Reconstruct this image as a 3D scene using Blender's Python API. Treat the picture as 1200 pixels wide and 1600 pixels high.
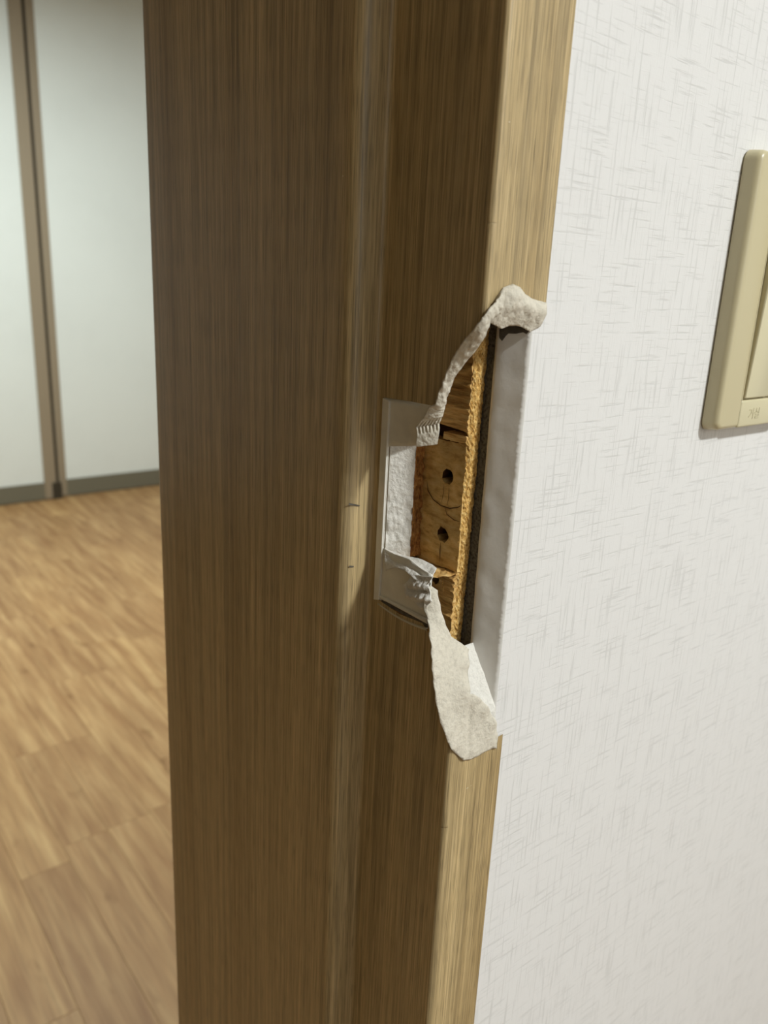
import bpy, bmesh, math, random
from mathutils import Vector, Matrix, noise
from mathutils.geometry import delaunay_2d_cdt

for o in list(bpy.data.objects): bpy.data.objects.remove(o)
S = bpy.context.scene
COL = S.collection
EYE = 1.150                                  # lens height above the floor, metres

# ---------------------------------------------------------------- camera
cam_d = bpy.data.cameras.new('camera'); cam = bpy.data.objects.new('camera', cam_d); COL.objects.link(cam)
cam_d.sensor_fit = 'HORIZONTAL'; cam_d.sensor_width = 4.2
cam_d.lens = 4.2 * 1228.25 / 1200
cam_d.clip_start = 0.01; cam_d.clip_end = 50
r0 = Vector((0.7855332, -0.61713291, 0.0456571))
dn = Vector((-0.13894118, -0.24778926, -0.95879916))
fw = Vector((0.60301985, 0.74682492, -0.28039186))
M = Matrix(((r0.x, -dn.x, -fw.x, 0.0), (r0.y, -dn.y, -fw.y, -0.19035), (r0.z, -dn.z, -fw.z, EYE), (0, 0, 0, 1)))
cam.matrix_world = M
cam_d.dof.use_dof = True; cam_d.dof.focus_distance = 0.315; cam_d.dof.aperture_fstop = 1.9
S.camera = cam

# ---------------------------------------------------------------- world, lights, exposure
w = bpy.data.worlds.new('world'); S.world = w; w.use_nodes = True
w.node_tree.nodes['Background'].inputs[0].default_value = (0.8, 0.85, 0.9, 1)
w.node_tree.nodes['Background'].inputs[1].default_value = 0.05
def lamp(name, loc, size, power, color):
    l = bpy.data.lights.new(name, 'AREA'); l.shape = 'DISK'; l.size = size; l.energy = power; l.color = color
    o = bpy.data.objects.new(name, l); COL.objects.link(o); o.location = loc
    return o
lamp('hall_ceiling_lamp', (0.62, -1.41, 2.33), 0.24, 46.5, (0.935, 0.97, 0.955))
lamp('room_fill_light', (0.56, 2.3, 2.36), 0.6, 60, (0.905, 1.0, 1.0))  # unseen light added overhead to brighten the far room
S.view_settings.view_transform = 'Standard'; S.view_settings.look = 'None'
S.view_settings.exposure = 0.0; S.view_settings.gamma = 1.0; S.view_settings.use_curve_mapping = False

# ---------------------------------------------------------------- materials
def srgb(r, g, b):
    f = lambda c: (c / 255 / 12.92) if c / 255 <= 0.04045 else ((c / 255 + 0.055) / 1.055) ** 2.4
    return (f(r), f(g), f(b), 1)
class NT:
    def __init__(s, name):
        s.m = bpy.data.materials.new(name); s.m.use_nodes = True; s.t = s.m.node_tree
        s.b = s.t.nodes['Principled BSDF']
    def n(s, typ, **kw):
        x = s.t.nodes.new(typ)
        for k, v in kw.items():
            if k in x.inputs.keys() and not hasattr(x, k): x.inputs[k].default_value = v
            else: setattr(x, k, v)
        return x
    def l(s, a, b): s.t.links.new(a, b)
    def coord(s, kind, scale, loc=(0, 0, 0)):
        c = s.n('ShaderNodeTexCoord'); m = s.n('ShaderNodeMapping')
        m.inputs['Scale'].default_value = scale; m.inputs['Location'].default_value = loc
        s.l(c.outputs[kind], m.inputs['Vector']); return m.outputs[0]
    def noise(s, vec, scale=1.0, detail=3, rough=0.55):
        x = s.n('ShaderNodeTexNoise'); x.inputs['Scale'].default_value = scale
        x.inputs['Detail'].default_value = detail; x.inputs['Roughness'].default_value = rough
        s.l(vec, x.inputs['Vector']); return x.outputs[0]
    def ramp(s, fac, stops):
        x = s.n('ShaderNodeValToRGB'); e = x.color_ramp.elements
        while len(e) < len(stops): e.new(0.5)
        for i, (p, c) in enumerate(stops): e[i].position = p; e[i].color = c
        s.l(fac, x.inputs[0]); return x.outputs[0]
    def mix(s, fac, a, b, mode='MIX'):
        x = s.n('ShaderNodeMix'); x.data_type = 'RGBA'; x.blend_type = mode
        for i, v in ((0, fac), (6, a), (7, b)):
            if hasattr(v, 'is_linked'): s.l(v, x.inputs[i])
            else: x.inputs[i].default_value = v
        return x.outputs[2]
    def math(s, op, a, b):
        x = s.n('ShaderNodeMath'); x.operation = op
        for i, v in ((0, a), (1, b)):
            if hasattr(v, 'is_linked'): s.l(v, x.inputs[i])
            else: x.inputs[i].default_value = v
        return x.outputs[0]
    def bump(s, h, dist, strength=1.0):
        x = s.n('ShaderNodeBump'); x.inputs['Distance'].default_value = dist; x.inputs['Strength'].default_value = strength
        s.l(h, x.inputs['Height']); s.l(x.outputs[0], s.b.inputs['Normal'])
    def base(s, c, rough=0.5, spec=0.5):
        if hasattr(c, 'is_linked'): s.l(c, s.b.inputs['Base Color'])
        else: s.b.inputs['Base Color'].default_value = c
        s.b.inputs['Roughness'].default_value = rough; s.b.inputs['Specular IOR Level'].default_value = spec
        return s.m
def g(v): return (v, v, v, 1)

def mat_film():
    k = NT('wood_grain_film')
    fine = k.noise(k.coord('UV', (1500, 16, 1)), 1, 3, 0.6)
    band = k.noise(k.coord('UV', (260, 3.0, 1), (3, 1, 0)), 1, 2, 0.5)
    broad = k.noise(k.coord('UV', (45, 1.2, 1), (7, 2, 0)), 1, 2, 0.5)
    pore = k.noise(k.coord('UV', (2600, 60, 1), (1, 5, 0)), 1, 2, 0.5)
    c = k.ramp(fine, [(0.30, (0.29, 0.215, 0.105, 1)), (0.52, (0.505, 0.375, 0.19, 1)), (0.74, (0.68, 0.525, 0.29, 1))])
    c = k.mix(0.85, c, k.ramp(band, [(0.32, g(0.66)), (0.5, g(0.95)), (0.68, g(1.12))]), 'MULTIPLY')
    c = k.mix(0.8, c, k.ramp(broad, [(0.34, (0.84, 0.80, 0.74, 1)), (0.5, g(1.0)), (0.68, (1.12, 1.13, 1.16, 1))]), 'MULTIPLY')
    c = k.mix(0.75, c, k.ramp(pore, [(0.34, g(0.48)), (0.45, g(1.0))]), 'MULTIPLY')
    k.bump(k.math('ADD', fine, k.math('MULTIPLY', pore, 1.2)), 0.00012, 0.6)
    return k.base(c, 0.40, 0.58)
def mat_plain(name, c, rough=0.5, spec=0.5, nscale=0, amt=0.0, bump=0.0):
    k = NT(name)
    if nscale:
        nz = k.noise(k.coord('Object', (nscale,) * 3), 1, 4, 0.6)
        d = tuple(x * (1 - amt) for x in c[:3]) + (1,); u = tuple(min(1, x * (1 + amt * 0.5)) for x in c[:3]) + (1,)
        if bump: k.bump(nz, bump)
        return k.base(k.ramp(nz, [(0.3, d), (0.5, c), (0.7, u)]), rough, spec)
    return k.base(c, rough, spec)
def mat_wallpaper():
    k = NT('linen_embossed_wallpaper')
    h = k.noise(k.coord('Object', (36, 60, 640)), 1, 3, 0.6)
    v = k.noise(k.coord('Object', (720, 60, 30), (5, 3, 1)), 1, 3, 0.6)
    sp = k.noise(k.coord('Object', (700, 700, 700), (2, 2, 2)), 1, 2, 0.5)
    hl = k.ramp(h, [(0.33, g(0)), (0.44, g(1))]); vl = k.ramp(v, [(0.345, g(0)), (0.455, g(1))])
    hh = k.ramp(h, [(0.62, g(0)), (0.72, g(1))]); vh = k.ramp(v, [(0.62, g(0)), (0.72, g(1))])
    lines = k.math('MULTIPLY', hl, vl)
    c = k.mix(lines, (0.69, 0.682, 0.67, 1), (0.80, 0.79, 0.78, 1))
    hgt = k.math('ADD', k.math('ADD', lines, k.math('MULTIPLY', k.math('ADD', hh, vh), 0.5)), k.math('MULTIPLY', sp, 0.6))
    k.bump(hgt, 0.00018, 0.38)
    return k.base(c, 0.5, 0.35)
def mat_chip():
    k = NT('raw_fibreboard')
    a = k.noise(k.coord('Object', (1100, 1100, 700)), 1, 3, 0.7)
    b = k.noise(k.coord('Object', (300, 300, 120), (3, 3, 3)), 1, 3, 0.6)
    c = k.ramp(a, [(0.30, (0.10, 0.035, 0.006, 1)), (0.42, (0.56, 0.32, 0.09, 1)), (0.52, (0.74, 0.48, 0.165, 1)), (0.70, (0.86, 0.66, 0.32, 1))])
    c = k.mix(0.6, c, k.ramp(b, [(0.35, (0.7, 0.6, 0.5, 1)), (0.6, (1.15, 1.1, 1.0, 1))]), 'MULTIPLY')
    k.bump(a, 0.0004); return k.base(c, 0.8, 0.2)
def mat_rawwood(name, lo, mid, hi, sc=(300, 60, 500), rings=False):
    k = NT(name)
    a = k.noise(k.coord('Object', sc), 1, 4, 0.65)
    b = k.noise(k.coord('Object', (sc[0] * 0.15, sc[1] * 0.3, sc[2] * 0.15), (2, 4, 3)), 1, 2, 0.5)
    c = k.ramp(a, [(0.28, lo), (0.5, mid), (0.72, hi)])
    c = k.mix(0.7, c, k.ramp(b, [(0.33, g(0.62)), (0.6, g(1.1))]), 'MULTIPLY')
    k.bump(a, 0.0006); return k.base(c, 0.7, 0.25)
def mat_plank():
    k = NT('oak_strip_laminate')
    oi = k.n('ShaderNodeObjectInfo')
    tc = k.n('ShaderNodeTexCoord'); add = k.n('ShaderNodeVectorMath'); add.operation = 'ADD'
    comb = k.n('ShaderNodeCombineXYZ'); k.l(k.math('MULTIPLY', oi.outputs['Random'], 37.0), comb.inputs[0]); k.l(k.math('MULTIPLY', oi.outputs['Random'], 11.0), comb.inputs[1])
    k.l(tc.outputs['Object'], add.inputs[0]); k.l(comb.outputs[0], add.inputs[1])
    def mp(sc):
        m = k.n('ShaderNodeMapping'); m.inputs['Scale'].default_value = sc; k.l(add.outputs[0], m.inputs['Vector']); return m.outputs[0]
    a = k.noise(mp((36, 3.4, 1)), 1, 3, 0.55); b = k.noise(mp((150, 5, 1)), 1, 3, 0.6); kn = k.noise(mp((22, 9, 1)), 1, 2, 0.5)
    c = k.ramp(a, [(0.32, (0.31, 0.165, 0.068, 1)), (0.5, (0.40, 0.232, 0.100, 1)), (0.68, (0.505, 0.318, 0.145, 1))])
    c = k.mix(0.6, c, k.ramp(b, [(0.3, g(0.80)), (0.6, g(1.06))]), 'MULTIPLY')
    c = k.mix(0.8, c, k.ramp(kn, [(0.26, (0.68, 0.62, 0.55, 1)), (0.36, g(1))]), 'MULTIPLY')
    c = k.mix(1.0, c, k.ramp(oi.outputs['Random'], [(0.0, (0.90, 0.88, 0.86, 1)), (0.5, (1.0, 1.0, 1.0, 1)), (1.0, (1.10, 1.12, 1.10, 1))]), 'MULTIPLY')
    k.bump(b, 0.0003, 0.4); return k.base(c, 0.5, 0.2)

FILM = mat_film()
PAPER_WALL = mat_wallpaper()
BACKING = mat_plain('film_backing_paper', (0.68, 0.63, 0.53, 1), 0.85, 0.15, 650, 0.13, 0.0005)
WHITE_LAM = mat_plain('old_white_laminate', (0.80, 0.775, 0.70, 1), 0.45, 0.4, 120, 0.08, 0.0002)
FILLER = mat_plain('white_filler', (0.76, 0.735, 0.68, 1), 0.75, 0.2, 500, 0.10, 0.0007)
REVEAL = mat_plain('bare_white_wall_edge', (0.86, 0.84, 0.80, 1), 0.55, 0.3, 90, 0.06, 0.0002)
CHIP = mat_chip()
WOOD = mat_rawwood('raw_timber_block', (0.46, 0.25, 0.07, 1), (0.76, 0.49, 0.175, 1), (0.86, 0.63, 0.29, 1), (160, 160, 420))
WOOD2 = mat_rawwood('rough_sawn_timber', (0.30, 0.13, 0.03, 1), (0.70, 0.43, 0.15, 1), (0.85, 0.62, 0.28, 1), (350, 70, 700))
BROWN = mat_rawwood('torn_board_core', (0.10, 0.03, 0.007, 1), (0.34, 0.145, 0.035, 1), (0.56, 0.30, 0.09, 1), (600, 600, 350))
BLACK = mat_plain('black_foam_seal', (0.15, 0.145, 0.135, 1), 0.75, 0.3, 900, 0.8, 0.0006)
DARKMARK = mat_plain('dark_mark', (0.12, 0.105, 0.085, 1), 0.7, 0.3, 400, 0.4)  # mottled dark tone shared by the smudge, slot and dents
HOLE = mat_rawwood('hole_shade_timber', (0.03, 0.010, 0.003, 1), (0.09, 0.035, 0.010, 1), (0.16, 0.07, 0.02, 1))  # timber darkened: shade of the holes and gaps is in the colour
IVORY = mat_plain('ivory_plastic', (0.60, 0.53, 0.335, 1), 0.32, 0.5)
IVORY2 = mat_plain('pale_ivory_plastic', (0.66, 0.60, 0.40, 1), 0.32, 0.5)
TAN = mat_plain('taupe_door_frame', (0.33, 0.265, 0.18, 1), 0.5, 0.4)
TAN2 = mat_plain('taupe_bottom_rail', (0.185, 0.170, 0.120, 1), 0.5, 0.4)
DARKGAP = mat_plain('gap_shade', (0.06, 0.048, 0.03, 1), 0.8, 0.2)  # shade between the closet doors, as a colour
PANEL = mat_plain('white_door_panel', (0.86, 0.90, 0.855, 1), 0.4, 0.4, 3, 0.03)
PAINT = mat_plain('white_paint', (0.76, 0.76, 0.74, 1), 0.7, 0.3, 20, 0.03)
CEIL = mat_plain('white_ceiling_paper', (0.62, 0.62, 0.60, 1), 0.8, 0.2, 30, 0.03)
LOWBOUNCE = mat_plain('low_bounce_brown', (0.09, 0.07, 0.04, 1), 0.6, 0.3, 8, 0.1)  # invented dark brown for unseen walls, cuts bounce onto the jamb
SUBFLOOR = mat_plain('floor_joint', (0.25, 0.145, 0.062, 1), 0.6, 0.3)
PLANK = mat_plank()
CLEAR = mat_plain('curled_clear_lip', (0.62, 0.57, 0.45, 1), 0.25, 0.6)
SPECK = mat_plain('pale_chip', (0.75, 0.68, 0.52, 1), 0.7, 0.2)

# ---------------------------------------------------------------- mesh helpers (millimetres, z from the lens height)
def P(x, y, z): return Vector((x / 1000, y / 1000, z / 1000 + EYE))
def link(name, me, mat, parent=None, smooth=False):
    o = bpy.data.objects.new(name, me); COL.objects.link(o); me.materials.append(mat)
    if smooth:
        for p in me.polygons: p.use_smooth = True
    if parent:
        off = parent.location if parent.type == 'EMPTY' else Vector((0, 0, 0))
        o.parent = parent; o.matrix_parent_inverse = Matrix.Translation(-off)
    return o
def mesh(name, verts, faces, mat, parent=None, smooth=False, uv=None):
    me = bpy.data.meshes.new(name); me.from_pydata([tuple(v) for v in verts], [], faces)
    if uv:
        u = me.uv_layers.new(name='UVMap')
        for l in me.loops: u.data[l.index].uv = uv[l.vertex_index]
    me.validate(); me.update()
    return link(name, me, mat, parent, smooth)
def frombm(name, bm, mat, parent=None, smooth=False):
    bmesh.ops.recalc_face_normals(bm, faces=bm.faces)
    me = bpy.data.meshes.new(name); bm.to_mesh(me); bm.free()
    return link(name, me, mat, parent, smooth)
def add_box(bm, a, b, bev=0.0, seg=2):
    a = P(*a); b = P(*b); vs = []
    for x in (a.x, b.x):
        for y in (a.y, b.y):
            for z in (a.z, b.z): vs.append(bm.verts.new((x, y, z)))
    F = [(0, 1, 3, 2), (4, 6, 7, 5), (0, 4, 5, 1), (2, 3, 7, 6), (0, 2, 6, 4), (1, 5, 7, 3)]
    fs = [bm.faces.new([vs[i] for i in f]) for f in F]
    bmesh.ops.recalc_face_normals(bm, faces=fs)
    if bev:
        es = {e for f in fs for e in f.edges}
        bmesh.ops.bevel(bm, geom=list(es), offset=bev / 1000, segments=seg, affect='EDGES', profile=0.5)
def box(name, a, b, mat, parent=None, bev=0.0, seg=2):
    bm = bmesh.new(); add_box(bm, a, b, bev, seg); return frombm(name, bm, mat, parent)
def inside(p, poly):
    x, y = p; c = False; n = len(poly)
    for i in range(n):
        x1, y1 = poly[i]; x2, y2 = poly[i - 1]
        if (y1 > y) != (y2 > y) and x < (x2 - x1) * (y - y1) / (y2 - y1) + x1: c = not c
    return c
def densify(poly, sp):
    out = []
    for i in range(len(poly)):
        a = Vector(poly[i]); b = Vector(poly[(i + 1) % len(poly)]); n = max(1, int(math.ceil((b - a).length / sp)))
        for k in range(n): out.append(tuple(a.lerp(b, k / n)))
    return out
def edge_dist(p, poly):
    d = 1e9; p = Vector(p)
    for i in range(len(poly)):
        a = Vector(poly[i - 1]); b = Vector(poly[i]); ab = b - a
        t = max(0, min(1, (p - a).dot(ab) / max(ab.length_squared, 1e-12))); d = min(d, (a + ab * t - p).length)
    return d
def tri(poly, sp, holes=(), cols=None, rough=0.0, seed=1):
    """triangulate a polygon (with holes) with inner grid points"""
    rnd = random.Random(seed)
    outer = densify(poly, sp)
    if rough: outer = [(x + rnd.uniform(-rough, rough), y + rnd.uniform(-rough, rough)) for x, y in outer]
    V = [Vector(p) for p in outer]; F = [list(range(len(V)))]; hs = []
    E = [(i, (i + 1) % len(V)) for i in range(len(V))]
    for h in holes:
        k = len(V); V += [Vector(p) for p in h]; n = len(h)
        E += [(k + i, k + (i + 1) % n) for i in range(n)]; hs.append(h)
    xs = [p[0] for p in outer]; ys = [p[1] for p in outer]
    gx = cols if cols else [min(xs) + i * sp for i in range(int((max(xs) - min(xs)) / sp) + 1)]
    for x in gx:
        for j in range(int((max(ys) - min(ys)) / sp) + 1):
            p = (x + (0 if cols else rnd.uniform(-.2, .2) * sp), min(ys) + (j + 0.5) * sp)
            if inside(p, outer) and edge_dist(p, outer) > sp * 0.35 and not any(inside(p, h) or edge_dist(p, h) < sp * 0.3 for h in hs): V.append(Vector(p))
    r = delaunay_2d_cdt(V, E, [], 0, 1e-7)
    vv = [tuple(v) for v in r[0]]; ff = []
    for f in r[2]:
        c = (sum(vv[i][0] for i in f) / len(f), sum(vv[i][1] for i in f) / len(f))
        if inside(c, outer) and not any(inside(c, h) for h in hs): ff.append(tuple(f))
    return vv, ff
def solid(o, t, off=-1):
    m = o.modifiers.new('thickness', 'SOLIDIFY'); m.thickness = t / 1000; m.offset = off; m.use_even_offset = False; return o
def sheet(name, poly, sp, fn, mat, parent, thick=0.4, smooth=True, rough=0.0, off=0, holes=(), seed=1):
    vv, ff = tri(poly, sp, holes, None, rough, seed)
    o = mesh(name, [P(*fn(a, b)) for a, b in vv], ff, mat, parent, smooth, uv=[(a / 1000, b / 1000) for a, b in vv])
    if thick: solid(o, thick, off)
    return o
def prism(name, poly, axis, lo, hi, mat, parent, bev=0.0, smooth=False):
    """polygon pushed along an axis: 'x' polygon is (y,z), 'y' polygon is (x,z), 'z' polygon is (x,y)"""
    put = {'x': lambda p, d: P(d, p[0], p[1]), 'y': lambda p, d: P(p[0], d, p[1]), 'z': lambda p, d: P(p[0], p[1], d)}[axis]
    bm = bmesh.new(); n = len(poly)
    a = [bm.verts.new(put(p, lo)) for p in poly]; b = [bm.verts.new(put(p, hi)) for p in poly]
    bm.faces.new(a); bm.faces.new(b[::-1])
    for i in range(n): bm.faces.new((a[i], b[i], b[(i + 1) % n], a[(i + 1) % n]))
    bmesh.ops.recalc_face_normals(bm, faces=bm.faces)
    if bev: bmesh.ops.bevel(bm, geom=list(bm.edges), offset=bev / 1000, segments=2, affect='EDGES', profile=0.5)
    return frombm(name, bm, mat, parent, smooth)
def nz(x, y, z=0.0, s=1.0): return noise.noise(Vector((x * s, y * s, z * s)))
def idw(pts, x, z):
    sw = sv = 0
    for px, py, pz in pts:
        d = 1 / ((px - x) ** 2 + (pz - z) ** 2 + 0.4); sw += d; sv += d * py
    return sv / sw
def struct(o): o['kind'] = 'structure'; return o
def thing(name, loc, label, cat):
    e = bpy.data.objects.new(name, None); COL.objects.link(e); e['kind'] = 'thing'; e.location = loc; e.empty_display_size = 0.05
    e['label'] = label; e['category'] = cat; return e

# ---------------------------------------------------------------- setting
FZ = -EYE * 1000
floor = struct(box('floor', (-2250, -2200, FZ - 40), (2700, 4120, FZ - 3), SUBFLOOR))
struct(box('ceiling', (-2250, -2200, 2440 + FZ), (2700, 4120, 2480 + FZ), CEIL))
wr = struct(box('wall_right', (217, 0, FZ), (2700, 238, 2440 + FZ), PAPER_WALL))
struct(box('wall_left', (-2250, 0, FZ), (-721, 238, 2440 + FZ), PAPER_WALL))
struct(box('wall_header', (-721, 0, 2134 + FZ), (217, 238, 2440 + FZ), PAPER_WALL))
struct(box('wall_back', (-2250, 3960, FZ), (2700, 4120, 2440 + FZ), PAINT))
struct(box('wall_front', (-1600, -2200, FZ), (2700, -2100, 2440 + FZ), PAINT))
struct(box('wall_west', (-2350, 238, FZ - 40), (-2250, 4120, 2480 + FZ), LOWBOUNCE))
struct(box('wall_hall_west', (-1700, -2200, FZ - 40), (-1600, 238, 2480 + FZ), LOWBOUNCE))
struct(box('wall_east', (2700, -2200, FZ - 40), (2800, 4120, 2480 + FZ), PAINT))
# bare end of the wall where the film and casing are gone: smooth white edge board standing 0.4 mm proud
RV = [(217.0, 0.02), (216.15, 2.3), (215.1, 4.8), (214.2, 7.0), (213.2, 9.2), (212.5, 11.2), (212.2, 12.6)]
def reveal(u, z):
    t = min(5.999, max(0, u)); i = int(t); f = t - i; n = 0.2 * nz(u * 3, z, 0, .12)
    return (RV[i][0] + f * (RV[i + 1][0] - RV[i][0]) - n, RV[i][1] + f * (RV[i + 1][1] - RV[i][1]), z)
sheet('wall_edge', [(0.0, 4), (6.0, 4), (6.0, -190), (0.0, -190)], 0.75,
      lambda u, z: reveal(u, z), REVEAL, wr, 0.4, True)

# floor planks: oak strips running away from the doorway, each a piece of the floor
rnd = random.Random(5)
PW = 94.6; plank_me = {}
def plank_mesh(L):
    if L in plank_me: return plank_me[L]
    bm = bmesh.new(); h = 0.3
    x = PW / 2000 - 0.0002; y = L / 2000 - 0.0002
    lo = [bm.verts.new((sx * x, sy * y, -0.003)) for sx, sy in ((-1, -1), (1, -1), (1, 1), (-1, 1))]
    md = [bm.verts.new((sx * x, sy * y, -h / 1000)) for sx, sy in ((-1, -1), (1, -1), (1, 1), (-1, 1))]
    tp = [bm.verts.new((sx * (x - h / 1000), sy * (y - h / 1000), 0)) for sx, sy in ((-1, -1), (1, -1), (1, 1), (-1, 1))]
    bm.faces.new(tp)
    for i in range(4):
        j = (i + 1) % 4
        bm.faces.new((lo[i], lo[j], md[j], md[i])); bm.faces.new((md[i], md[j], tp[j], tp[i]))
    me = bpy.data.meshes.new('plank'); bm.to_mesh(me); bm.free(); me.materials.append(PLANK); plank_me[L] = me; return me
lens = (380, 520, 690, 860)
c0 = 267.0
for i in range(-8, 26):
    x = c0 + (i + 0.5) * PW
    if i == 0: y = 1212.0 - 520 - 860
    else: y = 250.0 - rnd.uniform(0, 600)
    seq = [860, 520] if i == 0 else []
    while y < 3950:
        L = seq.pop(0) if seq else rnd.choice(lens)
        if y + L > 260:
            o = bpy.data.objects.new('plank', plank_mesh(L)); COL.objects.link(o); o.parent = floor
            o.location = (x / 1000, (y + L / 2) / 1000, 0.0)
        y += L

# closet doors on the far side of the room
def closet_door(x0, x1, yf, label, left_stile, right_stile):
    e = thing('wardrobe_door', (x0 / 1000 + (x1 - x0) / 2000, yf / 1000, 0), label, 'closet door')
    top = 2436 + FZ
    box('panel', (x0 + 20, yf + 8, FZ + 60), (x1 - 20, yf + 20, top - 40), PANEL, e)
    box('stile', (x0, yf, FZ + 6), (x0 + left_stile, yf + 26, top), TAN, e, 1.5)
    box('stile', (x1 - right_stile, yf, FZ + 6), (x1, yf + 26, top), TAN, e, 1.5)
    box('bottom_rail', (x0 + left_stile, yf + 2, FZ + 4), (x1 - right_stile, yf + 26, FZ + 92), TAN2, e, 1.5)
    box('top_rail', (x0 + left_stile, yf + 2, top - 34), (x1 - right_stile, yf + 26, top), TAN2, e, 1.5)
    return e
closet_door(300, 1133, 3898, 'white closet door with taupe stiles at the left edge of the picture', 40, 58)
closet_door(1153, 1990, 3918, 'white closet door with taupe frame between the dark gap and the wood door jamb', 37, 50)
g1 = struct(box('gap_shade_strip', (1133, 3932, FZ), (1156, 3945, 2436 + FZ), DARKGAP))  # dark strip: the gap's shade put into its colour
box('slot_shade', (1112, 3893, FZ + 1), (1158, 3899, FZ + 88), DARKGAP, g1, 1.5)  # added dark block standing in for the shaded slot
struct(box('trim_2', (-2250, 3946, FZ), (2700, 3960, 2440 + FZ), PAINT))

# ---------------------------------------------------------------- door frame
frame = thing('door_frame', (0.2, 0.14, 0), 'wood grain film wrapped door jamb beside white wallpaper, torn open at the latch', 'door frame')
TOPZ = 2105 + FZ
# cross-section of the film, from the wall edge round the corner, along the rebate, over the stop
sec = []
def arc(cx, cy, r, a0, a1, n):
    for i in range(1, n + 1):
        a = math.radians(a0 + (a1 - a0) * i / n); sec.append((cx + r * math.cos(a), cy + r * math.sin(a)))
for i in range(15): sec.append((222 - i * 2.0, -0.6))          # casing face
arc(194.0, 1.6, 2.2, 270, 180, 6)                               # front corner
for i in range(1, 27): sec.append((191.8, 1.6 + i * 1.97))      # rebate face
arc(189.8, 52.8, 2.0, 0, 90, 4)                                 # inner corner
sec += [(187.5, 54.8), (185.0, 54.9), (182.8, 55.1)]
arc(182.8, 60.1, 5.0, 270, 180, 7)                              # rounded stop edge
sec += [(177.8, 66.0), (177.8, 90), (177.8, 120), (177.8, 150), (177.8, 180), (177.8, 210), (177.8, 240)]
arc(179.8, 241, 2.0, 180, 90, 4); sec += [(200, 243.2), (222, 243.2)]
ss = [0.0]
for i in range(1, len(sec)): ss.append(ss[-1] + math.dist(sec[i], sec[i - 1]))
def at_s(s):
    for i in range(1, len(ss)):
        if s <= ss[i] + 1e-6:
            t = (s - ss[i - 1]) / (ss[i] - ss[i - 1]); return (sec[i - 1][0] + t * (sec[i][0] - sec[i - 1][0]), sec[i - 1][1] + t * (sec[i][1] - sec[i - 1][1]))
    return sec[-1]
i_split = max(i for i in range(len(ss)) if sec[i][1] < 62)      # the torn area ends well before here
s_split = ss[i_split]
def s_reb(y):                                                    # arc position of a point on the rebate face
    return ss[20] + (y - 1.6)
def s_cas(x): return 222 - x
ZA, ZB = 20, -210
tear = [(s_cas(222), -6), (s_cas(216), -4.5), (s_cas(210), -2.0), (s_cas(204.6), 0.0), (s_cas(200), -2.5), (s_cas(196.5), -7), (ss[18], -11.5), (s_reb(2.2), -15.5), (s_reb(7.5), -24),
        (s_reb(13), -31), (s_reb(18), -36), (s_reb(20.6), -42.3), (s_reb(36), -42.6), (s_reb(50.5), -43.3), (s_reb(50.9), -86), (s_reb(50.2), -127.6), (s_reb(34), -129.0), (s_reb(20), -127.6),
        (s_reb(15), -131), (s_reb(9), -148), (s_reb(3), -162), (s_cas(200), -171), (s_cas(205), -177), (s_cas(214), -178), (s_cas(222), -177)]
poly = [(0, ZA), (s_split, ZA), (s_split, ZB), (0, ZB)] + tear[::-1]
vv, ff = tri(poly, 2.0, (), [s for s in ss if 0 < s < s_split - 0.2])
V = []; F = []; UV = []
for a, b in vv: x, y = at_s(a); V.append(P(x, y, b)); UV.append((a / 1000, b / 1000))
F += ff
def film_strips(i0, i1, zs):
    for i in range(i0, i1):
        for k in range(len(zs) - 1):
            n = len(V)
            for s, z in ((i, zs[k]), (i + 1, zs[k]), (i + 1, zs[k + 1]), (i, zs[k + 1])):
                V.append(P(sec[s][0], sec[s][1], z)); UV.append((ss[s] / 1000, z / 1000))
            F.append((n, n + 1, n + 2, n + 3))
film_strips(0, i_split, [TOPZ, 500, ZA]); film_strips(0, i_split, [ZB, -600, FZ])
film_strips(i_split, len(sec) - 1, [TOPZ, 500, ZA, ZB, -600, FZ])
fm = mesh('film_wrap', V, F, FILM, frame, True, UV)
bm = bmesh.new(); bm.from_mesh(fm.data); bmesh.ops.remove_doubles(bm, verts=bm.verts, dist=0.00002)
bmesh.ops.recalc_face_normals(bm, faces=bm.faces); bm.to_mesh(fm.data); bm.free()
for p in fm.data.polygons: p.use_smooth = True
# solid core behind the film (one part, three straight blocks and the stop)
bm = bmesh.new()
add_box(bm, (192.8, 0.4, 3), (216.6, 54, TOPZ - 1)); add_box(bm, (192.8, 0.4, FZ), (216.6, 54, -182))
add_box(bm, (192.8, 49.8, -182), (216.6, 54, 3)); add_box(bm, (182, 58.5, FZ), (216.6, 241, TOPZ - 1))
add_box(bm, (214, 25, -182), (216.4, 49.8, 3))
frombm('board_core', bm, BROWN, frame)

# old white laminate rectangle around the strike pocket
YL, YR = 51.2, 17.0
sur = [(YL, -43.0), (20.4, -42.0), (23.5, -47.5), (27.5, -54), (29.8, -58.6), (36, -60.0), (44, -61.5), (47.0, -62.3), (47.4, -84), (47.6, -104.6), (40, -105), (30.2, -104.2), (24, -105.8), (17.0, -106.5), (16.6, -126.2), (32, -128.0), (YL, -127.8)]
sheet('strike_surround', sur, 2.0, lambda y, z: (192.35 + 0.06 * nz(y, z, 0, .25), y, z), WHITE_LAM, frame, 0.5, True, 0.0)
sr = frame.children[-1]
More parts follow.
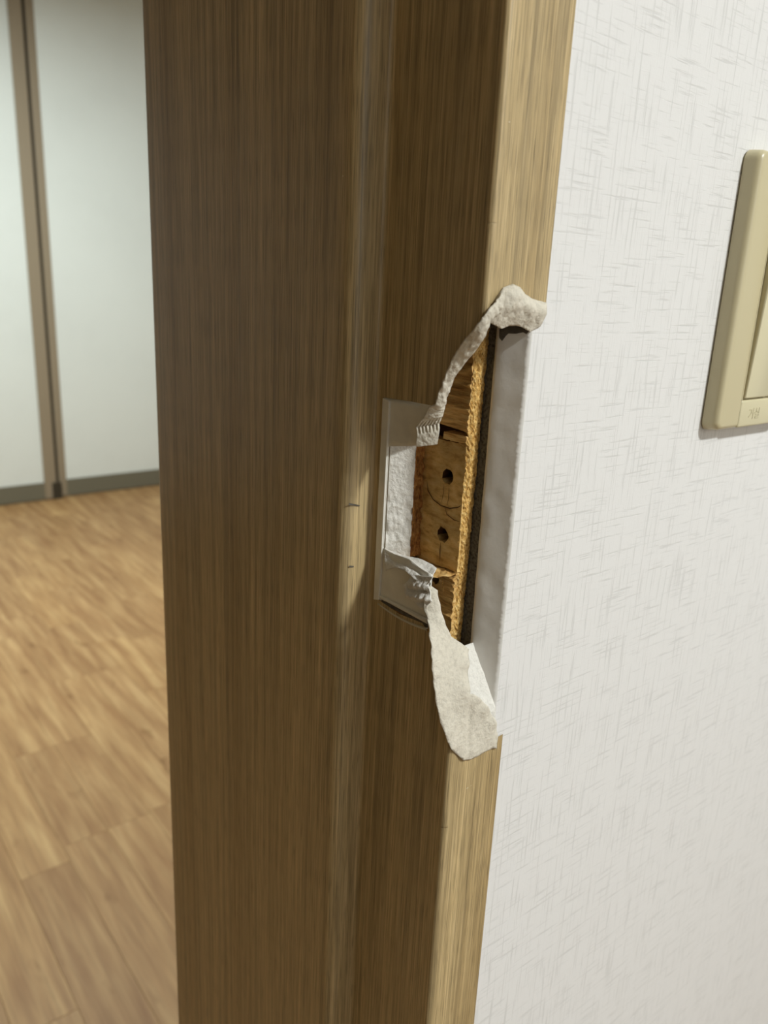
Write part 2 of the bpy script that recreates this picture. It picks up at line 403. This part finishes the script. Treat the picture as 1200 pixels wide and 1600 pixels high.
# raised rim down its inner side and a lipped lower edge
prism('rim', [(50.9, -43.4), (46.6, -44.2), (46.9, -110), (47.4, -127.6), (50.9, -128.6)], 'x', 191.2, 192.4, WHITE_LAM, sr, 0.35)
mesh('rim_groove', [P(192.2, 46.3, -46), P(192.2, 45.6, -46), P(192.2, 45.9, -108), P(192.2, 46.6, -108)], [(0, 1, 2, 3)], mat_plain('groove_line', (0.42, 0.37, 0.28, 1), 0.8, 0.2, 300, 0.3), sr)  # flat brownish strip along the rim, darker than the laminate
def lip(name, ys, ztop, prof, mat, wave=0.0):
    vs = []; fs = []; n = len(prof)
    for i, y in enumerate(ys):
        t = i / (len(ys) - 1); zo = ztop(t)
        for dx, dz in prof: vs.append(P(192.2 - dx * (0.55 + 0.45 * t), y, zo + dz * (0.5 + 0.5 * t) + wave * math.sin(t * 3.14)))
    for i in range(len(ys) - 1):
        for k in range(n - 1):
            a = i * n + k; fs.append((a, a + 1, a + n + 1, a + n))
    return solid(mesh(name, vs, fs, mat, sr, True), 0.3, 0)
ys = [50.5 - i * 2.1 for i in range(17)]
lip('lower_lip', ys, lambda t: -126.0 + 0.6 * t, [(0, 0.8), (0.7, 0.6), (1.2, 0), (1.1, -0.7), (0.6, -1.2)], WHITE_LAM)
lip('lip_slot', ys[2:], lambda t: -127.2 + 1.1 * t, [(0.1, 0), (0.15, -1.4), (0.1, -2.6)], DARKMARK)  # dark sheet in place of an open slot, its shade in the colour
lip('curled_film_edge', ys[1:], lambda t: -129.6 + 0.6 * t, [(0.2, 0.5), (0.9, 0.2), (1.0, -0.3), (0.4, -0.7)], CLEAR, -1.4)
# rough white liner sloping into the pocket, turned towards the hallway
def linfn(t, z):
    pr_ = ((47.9, 192.25), (46.6, 193.4), (44.2, 197.0), (41.0, 201.7)); u = t * 3; i = min(2, int(u)); f = u - i
    y = pr_[i][0] + f * (pr_[i + 1][0] - pr_[i][0]); x = pr_[i][1] + f * (pr_[i + 1][1] - pr_[i][1])
    low = min(1, max(0, (-z - 74) / 14)) * (1 - 0.55 * t)
    k = low * (0.9 * nz(t * 3, z * .22, 3) + 0.55 * nz(t * 9, z * .55, 9)) + 0.2 * nz(t * 4, z * .3, 1)
    return (x - k * 0.6, y - k * 0.75, z + 0)
n1, n2 = 30, 74; V = []; F = []
for j in range(n2):
    for i in range(n1): V.append(P(*linfn(i / (n1 - 1), -55 - 56.0 * j / (n2 - 1))))
for j in range(n2 - 1):
    for i in range(n1 - 1): F.append((j * n1 + i, j * n1 + i + 1, (j + 1) * n1 + i + 1, (j + 1) * n1 + i))
solid(mesh('pocket_liner', V, F, FILLER, frame, True), 0.5, 1)

# timber in the open pocket: rough block above, drilled block, rough block below
def face_block(name, poly, sp, x0, amp, fr, mat, holes=(), depth=7.6, seed=1):
    """roughened front face turned towards the opening, with side walls"""
    vv, ff = tri(poly, sp, holes, None, 0.15, seed)
    V = [P(x0 + amp * nz(y * fr[0], z * fr[1], seed), y, z) for y, z in vv]; F = list(ff)
    edges = {}
    for f in ff:
        for i in range(len(f)):
            e = (f[i], f[(i + 1) % len(f)]); edges[tuple(sorted(e))] = edges.get(tuple(sorted(e)), 0) + 1
    back = {}
    hs = [p for h in holes for p in h]
    for e, n in edges.items():
        if n == 1:
            for v in e:
                if v not in back:
                    y, z = vv[v]; back[v] = len(V); V.append(P(x0 + depth, y, z))
            F.append((e[0], e[1], back[e[1]], back[e[0]]))
    o = mesh(name, V, F, mat, frame)
    bm = bmesh.new(); bm.from_mesh(o.data); bmesh.ops.recalc_face_normals(bm, faces=bm.faces); bm.to_mesh(o.data); bm.free()
    return o
def ring(cy, cz, ry, rz, n, rag, seed):
    r = random.Random(seed); return [(cy + ry * math.cos(a) * (1 + r.uniform(-rag, rag)), cz + rz * math.sin(a) * (1 + r.uniform(-rag, rag))) for a in [2 * math.pi * i / n for i in range(n)]]
h1 = ring(27.8, -72.0, 3.2, 3.1, 16, .10, 3); h2 = ring(28.4, -96.0, 3.3, 3.1, 16, .16, 4)
XB = 207.3
mid = face_block('drilled_block', [(43, -58.5), (18.6, -57.6), (18.6, -109.0), (43, -110.5)], 1.3, XB, 0.25, (.2, .3), WOOD, (h1, h2), 6, 2)
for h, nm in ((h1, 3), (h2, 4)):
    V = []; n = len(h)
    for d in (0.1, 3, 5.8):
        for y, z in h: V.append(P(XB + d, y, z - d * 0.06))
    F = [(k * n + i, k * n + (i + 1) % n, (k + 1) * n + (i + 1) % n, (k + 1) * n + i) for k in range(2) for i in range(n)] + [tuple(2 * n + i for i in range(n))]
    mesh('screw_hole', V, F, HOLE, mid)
# fine cracks: ring line, split under the lower hole
def crack(pts, wd, parent, mat=HOLE):
    V = []; F = []
    for i, (y, z) in enumerate(pts):
        a = Vector(pts[max(0, i - 1)]); b = Vector(pts[min(len(pts) - 1, i + 1)]); t = (b - a).normalized(); nrm = Vector((-t.y, t.x)) * wd / 2 * (1 if 0 < i < len(pts) - 1 else 0.2)
        V += [P(XB - .28, y + nrm.x, z + nrm.y), P(XB - .28, y - nrm.x, z - nrm.y)]
    for i in range(len(pts) - 1): F.append((2 * i, 2 * i + 1, 2 * i + 3, 2 * i + 2))
    return mesh('crack', V, F, mat, parent)
crack([(39.5, -76), (38.5, -80), (35, -83.0), (30.3, -84.3), (25, -84.2), (20.5, -82.6), (18.8, -81.4)], 0.4, mid)
crack([(27.6, -84.5), (26.5, -87), (22, -88.2), (18.8, -88.0)], 0.35, mid)
crack([(28.8, -99.4), (29.0, -103), (28.6, -108)], 0.45, mid)
crack([(29.5, -75.3), (29.3, -79), (29.9, -83)], 0.3, mid); crack([(26.4, -75.2), (26.1, -80), (26.5, -83)], 0.3, mid)
face_block('upper_block', [(43, -15), (18.2, -15), (18.2, -53.0), (25, -52.6), (33, -52.0), (43, -51)], 0.9, XB - .3, 1.5, (.10, .75), WOOD2, (), 6, 5)
face_block('wedge_sliver', [(31, -54.6), (18.4, -54.4), (18.4, -57.2), (31, -57.4)], 0.8, XB - .6, 0.5, (.2, .9), WOOD2, (), 6, 6)
h3 = ring(29.7, -115.6, 2.6, 1.9, 12, .2, 8)
low = face_block('lower_block', [(43, -110.8), (18.8, -109.6), (19.3, -150), (43, -150)], 0.9, XB - .8, 1.5, (.12, .7), WOOD2, (h3,), 6, 7)
mesh('nail_hole', [P(XB - .6, y, z) for y, z in h3] + [P(XB + 5, y, z) for y, z in h3], [(i, (i + 1) % 12, 12 + (i + 1) % 12, 12 + i) for i in range(12)] + [tuple(range(12, 24))], HOLE, low)
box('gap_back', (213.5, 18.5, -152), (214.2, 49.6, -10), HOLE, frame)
# splinters
def splinter(a, b, c, wdt):
    V = []
    for p in (a, b, c): V += [P(p[0], p[1] - wdt, p[2]), P(p[0], p[1] + wdt, p[2]), P(p[0] + wdt * 1.5, p[1], p[2] + wdt)]
    mesh('splinter', V, [(0, 1, 4, 3), (1, 2, 5, 4), (2, 0, 3, 5), (3, 4, 7, 6), (4, 5, 8, 7), (5, 3, 6, 8), (0, 2, 1), (6, 7, 8)], SPECK if wdt < .2 else CHIP, low)
splinter((206.5, 26.0, -112.6), (205.2, 24.2, -115.0), (205.4, 23.6, -119.8), 0.2)
splinter((205.5, 34.0, -110.5), (203.0, 31.0, -115.5), (200.5, 27.5, -118.5), 0.7)

# torn board: ragged brown wall on the far side of the pocket
V = []; F = []; ny, nx = 8, 54; r = random.Random(12)
for j in range(nx):
    z = -56.5 - j * 0.98
    for i in range(ny):
        t = i / (ny - 1); V.append(P(201.5 + 6.2 * t, 41.0 + 1.0 * t + 1.3 * nz(t * 2.2, z * .33, 4) * (0.25 + t) + r.uniform(-.25, .25) - 1.3 * t * max(0, (-z - 98) / 10), z))
for j in range(nx - 1):
    for i in range(ny - 1): F.append((j * ny + i, j * ny + i + 1, (j + 1) * ny + i + 1, (j + 1) * ny + i))
mesh('torn_board_edge', V, F, BROWN, frame)
# floor and head of the pocket, ragged
sheet('pocket_sill', [(193.2, 47), (207, 42), (207, 19), (203, 19), (193.2, 24)], 1.2, lambda x, y: (x, y, -110.2 + 0.25 * (y - 33) * -.1 + 0.7 * nz(x * .5, y * .5, 2)), WOOD2, frame, 0.4, False)
sheet('pocket_head', [(193, 47), (207, 42), (207, 36), (193, 36)], 1.2, lambda x, y: (x, y, -56.8 + 0.9 * nz(x * .5, y * .5, 5)), BROWN, frame, 0.4, False)

# bright broken fibreboard edge, facing the hallway
V = []; F = []; nx, nzv = 10, 128; r = random.Random(3)
for j in range(nzv + 1):
    z = -14 - j * 1.03
    for i in range(nx + 1):
        t = i / nx; x = 207.3 + 6.6 * t + (0.8 * nz(z * .5, 3) if i == 0 else 0)
        edge = 1.0 - min(1, min(t, 1 - t) * 4)
        V.append(P(x, 16.9 + 1.7 * (-z - 25) / 108 + 1.0 * edge + r.uniform(-.32, .32) + 0.5 * nz(x, z * .3, 1), z))
for j in range(nzv):
    for i in range(nx):
        a = j * (nx + 1) + i; F.append((a, a + 1, a + nx + 2, a + nx + 1))
solid(mesh('fibreboard_edge', V, F, CHIP, frame), 1.6, 1)
# black seal between the board and the wall
bm = bmesh.new(); add_box(bm, (213.1, 11.9, -182), (216.2, 25, 3), 0.3); o = frombm('black_seal', bm, BLACK, frame)
def reveal_x(y):
    for i in range(6):
        if y <= RV[i + 1][1]: return RV[i][0] + max(0, y - RV[i][1]) / (RV[i + 1][1] - RV[i][1]) * (RV[i + 1][0] - RV[i][0])
    return 212.2
# dark ragged patch below the upper break
solid(mesh('dark_smudge', [P(reveal_x(y) - 0.35, y, z) for y, z in [(1.0, -11), (1.0, -14.4), (1.8, -15.3), (3.0, -14.8), (5.4, -15.5), (8.0, -15.6), (8.8, -16.5), (10.0, -18.4), (11.2, -17.2), (11.5, -11)]], [(0, 1, 2, 3, 4, 5, 6, 7, 8, 9)], DARKMARK, frame), 0.2, 0)
# white inner layer sloping out of the break below
def ledge_fn(x, z):
    t = min(1, max(0, (-z - 138) / 25.5)); return (x, 11.6 * (1 - t) + 0.1 * t + 0.3 * nz(x, z, 2, .3), z)
sheet('inner_white_layer', [(212.6, -138), (214.6, -148), (216.6, -163.5), (217.4, -172), (203, -172), (201, -160), (203, -138)], 1.5, ledge_fn, FILLER, frame, 0.4, True)

# torn film: strip curled back along the upper tear
Lp = [(198.4, -2.2, -0.6), (194.6, -2.6, -4.4), (191.0, -2.6, -7.4), (188.7, -1.0, -12.0), (188.5, 5.0, -17.8), (188.5, 9.7, -23.8), (188.5, 12.7, -30.3), (188.6, 15.8, -36.9), (188.8, 17.3, -41.1), (188.5, 20.4, -42.2), (188.5, 23.2, -47.2)]
Rp = [(198.2, -1.6, -8.2), (196.0, -1.8, -9.2), (193.6, -1.8, -10.8), (193.5, -0.1, -15.8), (193.5, 4.5, -21.5), (193.4, 8.5, -25.3), (193.3, 13.4, -31.2), (193.2, 16.0, -37.9), (193.2, 16.9, -41.6), (193.3, 17.4, -43.6), (193.3, 18.0, -45.6)]
def resample(pts, n):
    pts = [Vector(p) for p in pts]; d = [0]
    for i in range(1, len(pts)): d.append(d[-1] + 1)
    out = []
    for k in range(n):
        u = d[-1] * k / (n - 1); i = min(len(pts) - 2, int(u)); out.append(pts[i].lerp(pts[i + 1], u - i))
    return out
def ribbon(name, A, B, n, m, bulge, crumple, mat, ribs=0.0, seed=0, thick=0.5):
    A = resample(A, n); B = resample(B, n); V = []; F = []
    for i in range(n):
        ax = (B[i] - A[i]); tang = (A[min(n - 1, i + 1)] - A[max(0, i - 1)]).normalized(); nrm = ax.cross(tang).normalized()
        if nrm.y > 0: nrm = -nrm
        for j in range(m):
            t = j / (m - 1); p = A[i] + ax * t
            k = bulge * math.sin(math.pi * t) + crumple * (nz(p.x * .6, p.z * .6, seed) + 0.6 * nz(p.x * 1.7, p.z * 1.7, seed + 5))
            if ribs: k += ribs * math.sin(t * math.pi * 2 * 6.5) * math.sin(math.pi * min(1, max(0, (i / (n - 1) - 0.05) / 0.6)))
            q = p + nrm * k; V.append(P(*q))
    for i in range(n - 1):
        for j in range(m - 1): F.append((i * m + j, i * m + j + 1, (i + 1) * m + j + 1, (i + 1) * m + j))
    return solid(mesh(name, V, F, mat, frame, True), thick, 0)
ribbon('curled_film_strip', Lp, Rp, 90, 12, 0.7, 0.55, BACKING, 0, 3)
# ribbed tail of the strip
ribbon('ribbed_film_tail', [(188.5, 23.2, -47.0), (188.3, 26.4, -50.6), (188.4, 25.6, -54.0), (188.5, 26.2, -58.0)], [(193.3, 18.0, -45.4), (193.5, 19.9, -48.5), (193.5, 19.3, -51.6), (193.5, 20.0, -56.4)], 40, 56, 0.3, 0.2, BACKING, 0.42, 8)
# wad of film bunched up at the head of the break
ch = [(194.2, -11.0), (195.4, -7.6), (196.8, -3.2), (199.2, 0.0), (203.5, 1.2), (207, 0.4), (210.1, -1.7), (214, -3.2), (217.8, -3.9), (221.6, -4.4), (222.2, -8.0), (220.0, -12.5), (216.0, -14.4), (212, -12.8), (208.9, -12.2), (205, -12.4), (201.7, -13.4), (197.1, -11.8)]
def chfn(x, z):
    d = min(1, edge_dist((x, z), ch) / 5.0); up = min(1, max(0, (z + 13) / 13))
    return (x, -1.0 - 4.4 * math.sin(d * 1.57) * (0.22 + 0.78 * up) + (1 - up) * 1.7 * min(1, max(0, (222 - x) / 8)) + 0.9 * nz(x * .28, z * .28, 6) * d + 0.45 * nz(x * .9, z * .9, 2) * d, z)
sheet('film_wad', ch, 0.6, chfn, BACKING, frame, 0.5, True, 0.06, 0)
# lower flap of film peeled off and hanging
FLP = [(188.3, 17.0, -115.1), (187.7, 16.0, -118.8), (187.9, 13.0, -122.0), (186.6, 10.0, -125.8), (185.4, 7.0, -131.7), (184.4, 5.0, -136.4), (184.6, 4.0, -142.4), (184.8, 2.5, -148.8), (186.1, 1.0, -157.2), (188.9, -0.7, -166.3), (191.7, -1.6, -172.7), (198.6, -1.6, -180.0), (201.6, -1.5, -181.4), (206.6, -1.4, -181.5), (215.4, -1.4, -180.8), (217.9, -1.4, -182.0),
       (217.8, -1.6, -176.1), (215.3, -2.4, -168.2), (210.3, -2.0, -160.1), (205.8, -1.4, -155.0), (202.5, -0.6, -152.5), (200.6, -0.2, -152.0), (202.4, 3.0, -141.7), (204.9, 6.0, -136.6), (203.4, 8.0, -135.3), (197.0, 9.0, -130.2), (194.4, 10.0, -124.4), (193.4, 12.0, -118.6), (193.0, 14.0, -112.0), (190.6, 16.2, -110.0)]
fp = [(a, c) for a, b, c in FLP]
def flfn(x, z):
    y = idw(FLP, x, z); d = min(1, edge_dist((x, z), fp) / 3)
    cr = abs(x - (201.5 + 0.0 * z)) if z < -150 else 9
    y += d * (0.25 * nz(x * .35, z * .2, 3) + 0.22 * nz(x * 1.1, z * .7, 8) - 0.5) + (0.55 * max(0, 1 - cr / 1.5) * min(1, (-154 - z) / 6) if z < -154 else 0)
    return (x, y, z)
sheet('hanging_film_flap', fp, 0.9, flfn, BACKING, frame, 0.45, True, 0.06, 0)
# paper pulled loose between pocket and flap
ribbon('pulled_paper', [(192.2, 46.4, -104.6), (195.5, 40.1, -105.8), (197.0, 33.8, -105.6), (198.0, 29.1, -105.4), (198.5, 23.9, -105.7), (198.0, 20.5, -106.2)],
       [(190.6, 42.9, -113.0), (190.6, 37.3, -109.8), (190.0, 30.0, -108.6), (189.2, 24.0, -109.6), (189.6, 19.0, -110.6), (190.0, 15.0, -108.4)], 60, 16, 0.5, 0.45, FILLER, 0, 7, 0.4)
cw = [(26.4, -109.0), (20, -107.6), (14.6, -106.2), (16.2, -109.6), (14.6, -111.8), (12.6, -115.1), (14.6, -118.2), (17.8, -120.0), (22.5, -118.2), (27.2, -118.5), (29.9, -114.8), (27.4, -112.0)]
def cwfn(y, z):
    d = min(1, edge_dist((y, z), cw) / 2.2); t = min(1, max(0, (-z - 106) / 13))
    fold = 0.9 * math.sin(z * 1.35 + y * .35) + 1.2 * nz(y * .5, z * .5, 5) + 0.8 * nz(y * 1.2, z * 1.2, 2)
    return (191.0 - 2.6 * t - d * (0.6 + fold), y - d * 0.6, z)
sheet('crumpled_paper', cw, 0.55, cwfn, FILLER, frame, 0.4, True, 0.1, 0)
# the opposite jamb and the head of the same frame
prism('opposite_jamb', [(-722, -0.6), (-691.8, -0.6), (-691.8, 55), (-677.8, 56), (-677.8, 243), (-722, 243)], 'z', FZ, TOPZ, FILM, frame, 0.8)
prism('head_jamb', [(-0.6, TOPZ + 30), (-0.6, TOPZ), (55, TOPZ), (56, TOPZ - 14), (243, TOPZ - 14), (243, TOPZ + 30)], 'x', -722, 222, FILM, frame, 0.8)
# small dents and chips in the film
mesh('dent', [P(179.6, 54.75, -85.6), P(185.0, 54.55, -87.2), P(185.0, 54.55, -87.7), P(179.6, 54.75, -86.4)], [(0, 1, 2, 3)], DARKMARK, frame)
mesh('dent', [P(181.0, 54.8, -112.6), P(183.2, 54.75, -113.2), P(183.2, 54.75, -113.7), P(181.0, 54.8, -113.4)], [(0, 1, 2, 3)], DARKMARK, frame)
for x, y, z, s in ((195.9, -.75, 49.8, .35), (203.3, -.75, -195.3, .55), (177.7, 62.5, 36.3, .35), (205.3, -.75, -195.0, .3)):
    mesh('chip', [P(x - s * 1.3, y, z - s * .4), P(x + s, y, z - s * .2), P(x + s * 1.3, y, z + s * .5), P(x - s * .4, y - .05, z + s * .3)], [(0, 1, 2, 3)], SPECK, frame)

# ---------------------------------------------------------------- light switch
sw = thing('light_switch', (0.381, 0.0, EYE + 0.001), 'ivory plastic light switch on the white linen wallpaper', 'switch')
X0, X1, Z0, Z1, TH = 338.0, 424.0, -58.6, 60.6, 8.0
def rrect(x0, x1, z0, z1, r, n=5):
    out = []
    for cx, cz, a0 in ((x1 - r, z1 - r, 0), (x0 + r, z1 - r, 90), (x0 + r, z0 + r, 180), (x1 - r, z0 + r, 270)):
        for i in range(n + 1):
            a = math.radians(a0 + 90 * i / n); out.append((cx + r * math.cos(a), cz + r * math.sin(a)))
    return out
def loft(x0, x1, z0, z1, prof, r):
    bm = bmesh.new(); prev = None
    for ins, y in prof:
        cur = [bm.verts.new(P(px, y, pz)) for px, pz in rrect(x0 + ins, x1 - ins, z0 + ins, z1 - ins, max(0.4, r - ins * 0.6))]
        if prev:
            for i in range(len(cur)): bm.faces.new((prev[i], prev[(i + 1) % len(cur)], cur[(i + 1) % len(cur)], cur[i]))
        else: bm.faces.new(cur)
        prev = cur
    bm.faces.new(prev[::-1]); bmesh.ops.recalc_face_normals(bm, faces=bm.faces); return bm
def smooth_auto(o, ang=40):
    o.data.shade_smooth()
    try: o.data.set_sharp_from_angle(angle=math.radians(ang))
    except Exception: pass
prof = [(0.9, 0.0), (0.9, -0.5), (0.0, -0.7), (0.05, -1.5), (0.35, -4.8)] + [(0.35 + 2.4 * (1 - math.cos(math.radians(a))), -4.8 - 3.2 * math.sin(math.radians(a))) for a in (15, 30, 45, 60, 75, 90)]
def cut(bm, x, keep_less):
    bmesh.ops.bisect_plane(bm, geom=bm.verts[:] + bm.edges[:] + bm.faces[:], plane_co=(x / 1000, 0, 0), plane_no=(1, 0, 0), clear_outer=keep_less, clear_inner=not keep_less)
    bmesh.ops.holes_fill(bm, edges=[e for e in bm.edges if e.is_boundary], sides=0)
GX0, GX1 = 356.6, 405.4
a = loft(X0, X1, Z0, Z1, prof, 4.5); cut(a, GX0 - 0.2, True); o = frombm('cover_plate', a, IVORY, sw); smooth_auto(o)
a = loft(X0, X1, Z0, Z1, prof, 4.5); cut(a, GX1 + 0.2, False); o2 = frombm('cover_plate', a, IVORY, sw); smooth_auto(o2)
# middle insert: base bed, label strips above and below the rockers
box('insert_bed', (GX0 - 0.2, -6.2, Z0 + 1.2), (GX1 + 0.2, 0, Z1 - 1.2), IVORY, sw)
def strip(z0, z1):
    bm = bmesh.new(); add_box(bm, (GX0, -8.3, z0), (GX1, -1.0, z1), 1.1, 4); o = frombm('label_strip', bm, IVORY2, sw); smooth_auto(o); return o
ls = strip(Z0 + 0.7, -45.0); strip(46.6, Z1 - 0.2)
box('insert_rail', (GX0, -8.0, -45.2), (GX0 + 0.8, -1, 46.8), IVORY, sw); box('insert_rail', (GX1 - 0.8, -8.0, -45.2), (GX1, -1, 46.8), IVORY, sw)
def rocker(x0, x1):
    bm = bmesh.new(); prev = None; z0, z1 = -44.2, 46.0
    def loop(ins, y0):
        out = []
        for px, pz in rrect(x0 + ins, x1 - ins, z0 + ins, z1 - ins, 1.2 if ins < 0.1 else 0.9, 4): out.append((px, pz))
        return out
    for ins, y in ((0, -4.0), (0, -9.6), (0.12, -10.2), (0.5, -10.6)):
        cur = [bm.verts.new(P(px, y - 0.035 * (pz - 1) if y < -5 else y, pz)) for px, pz in loop(ins, y)]
        if prev:
            for i in range(len(cur)): bm.faces.new((prev[i], prev[(i + 1) % len(cur)], cur[(i + 1) % len(cur)], cur[i]))
        else: bm.faces.new(cur)
        prev = cur
    bm.faces.new(prev[::-1]); o = frombm('rocker', bm, IVORY2, sw); smooth_auto(o)
rocker(357.6, 380.8); rocker(381.4, 404.4)
# small raised lettering under the left rocker
fc = bpy.data.curves.new('switch_lettering', 'FONT'); fc.body = '거실'; fc.size = 0.0058; fc.extrude = 0.00012; fc.align_x = 'LEFT'
fo = bpy.data.objects.new('tmp', fc); COL.objects.link(fo)
bpy.context.view_layer.update()
me = bpy.data.meshes.new_from_object(fo.evaluated_get(bpy.context.evaluated_depsgraph_get()))
bpy.data.objects.remove(fo)
me.transform(Matrix.Translation(P(364.5, -8.35, -53.9)) @ Matrix.Rotation(math.pi / 2, 4, 'X'))
link('lettering', me, mat_plain('raised_lettering', (0.545, 0.485, 0.31, 1), 0.4, 0.5), ls)
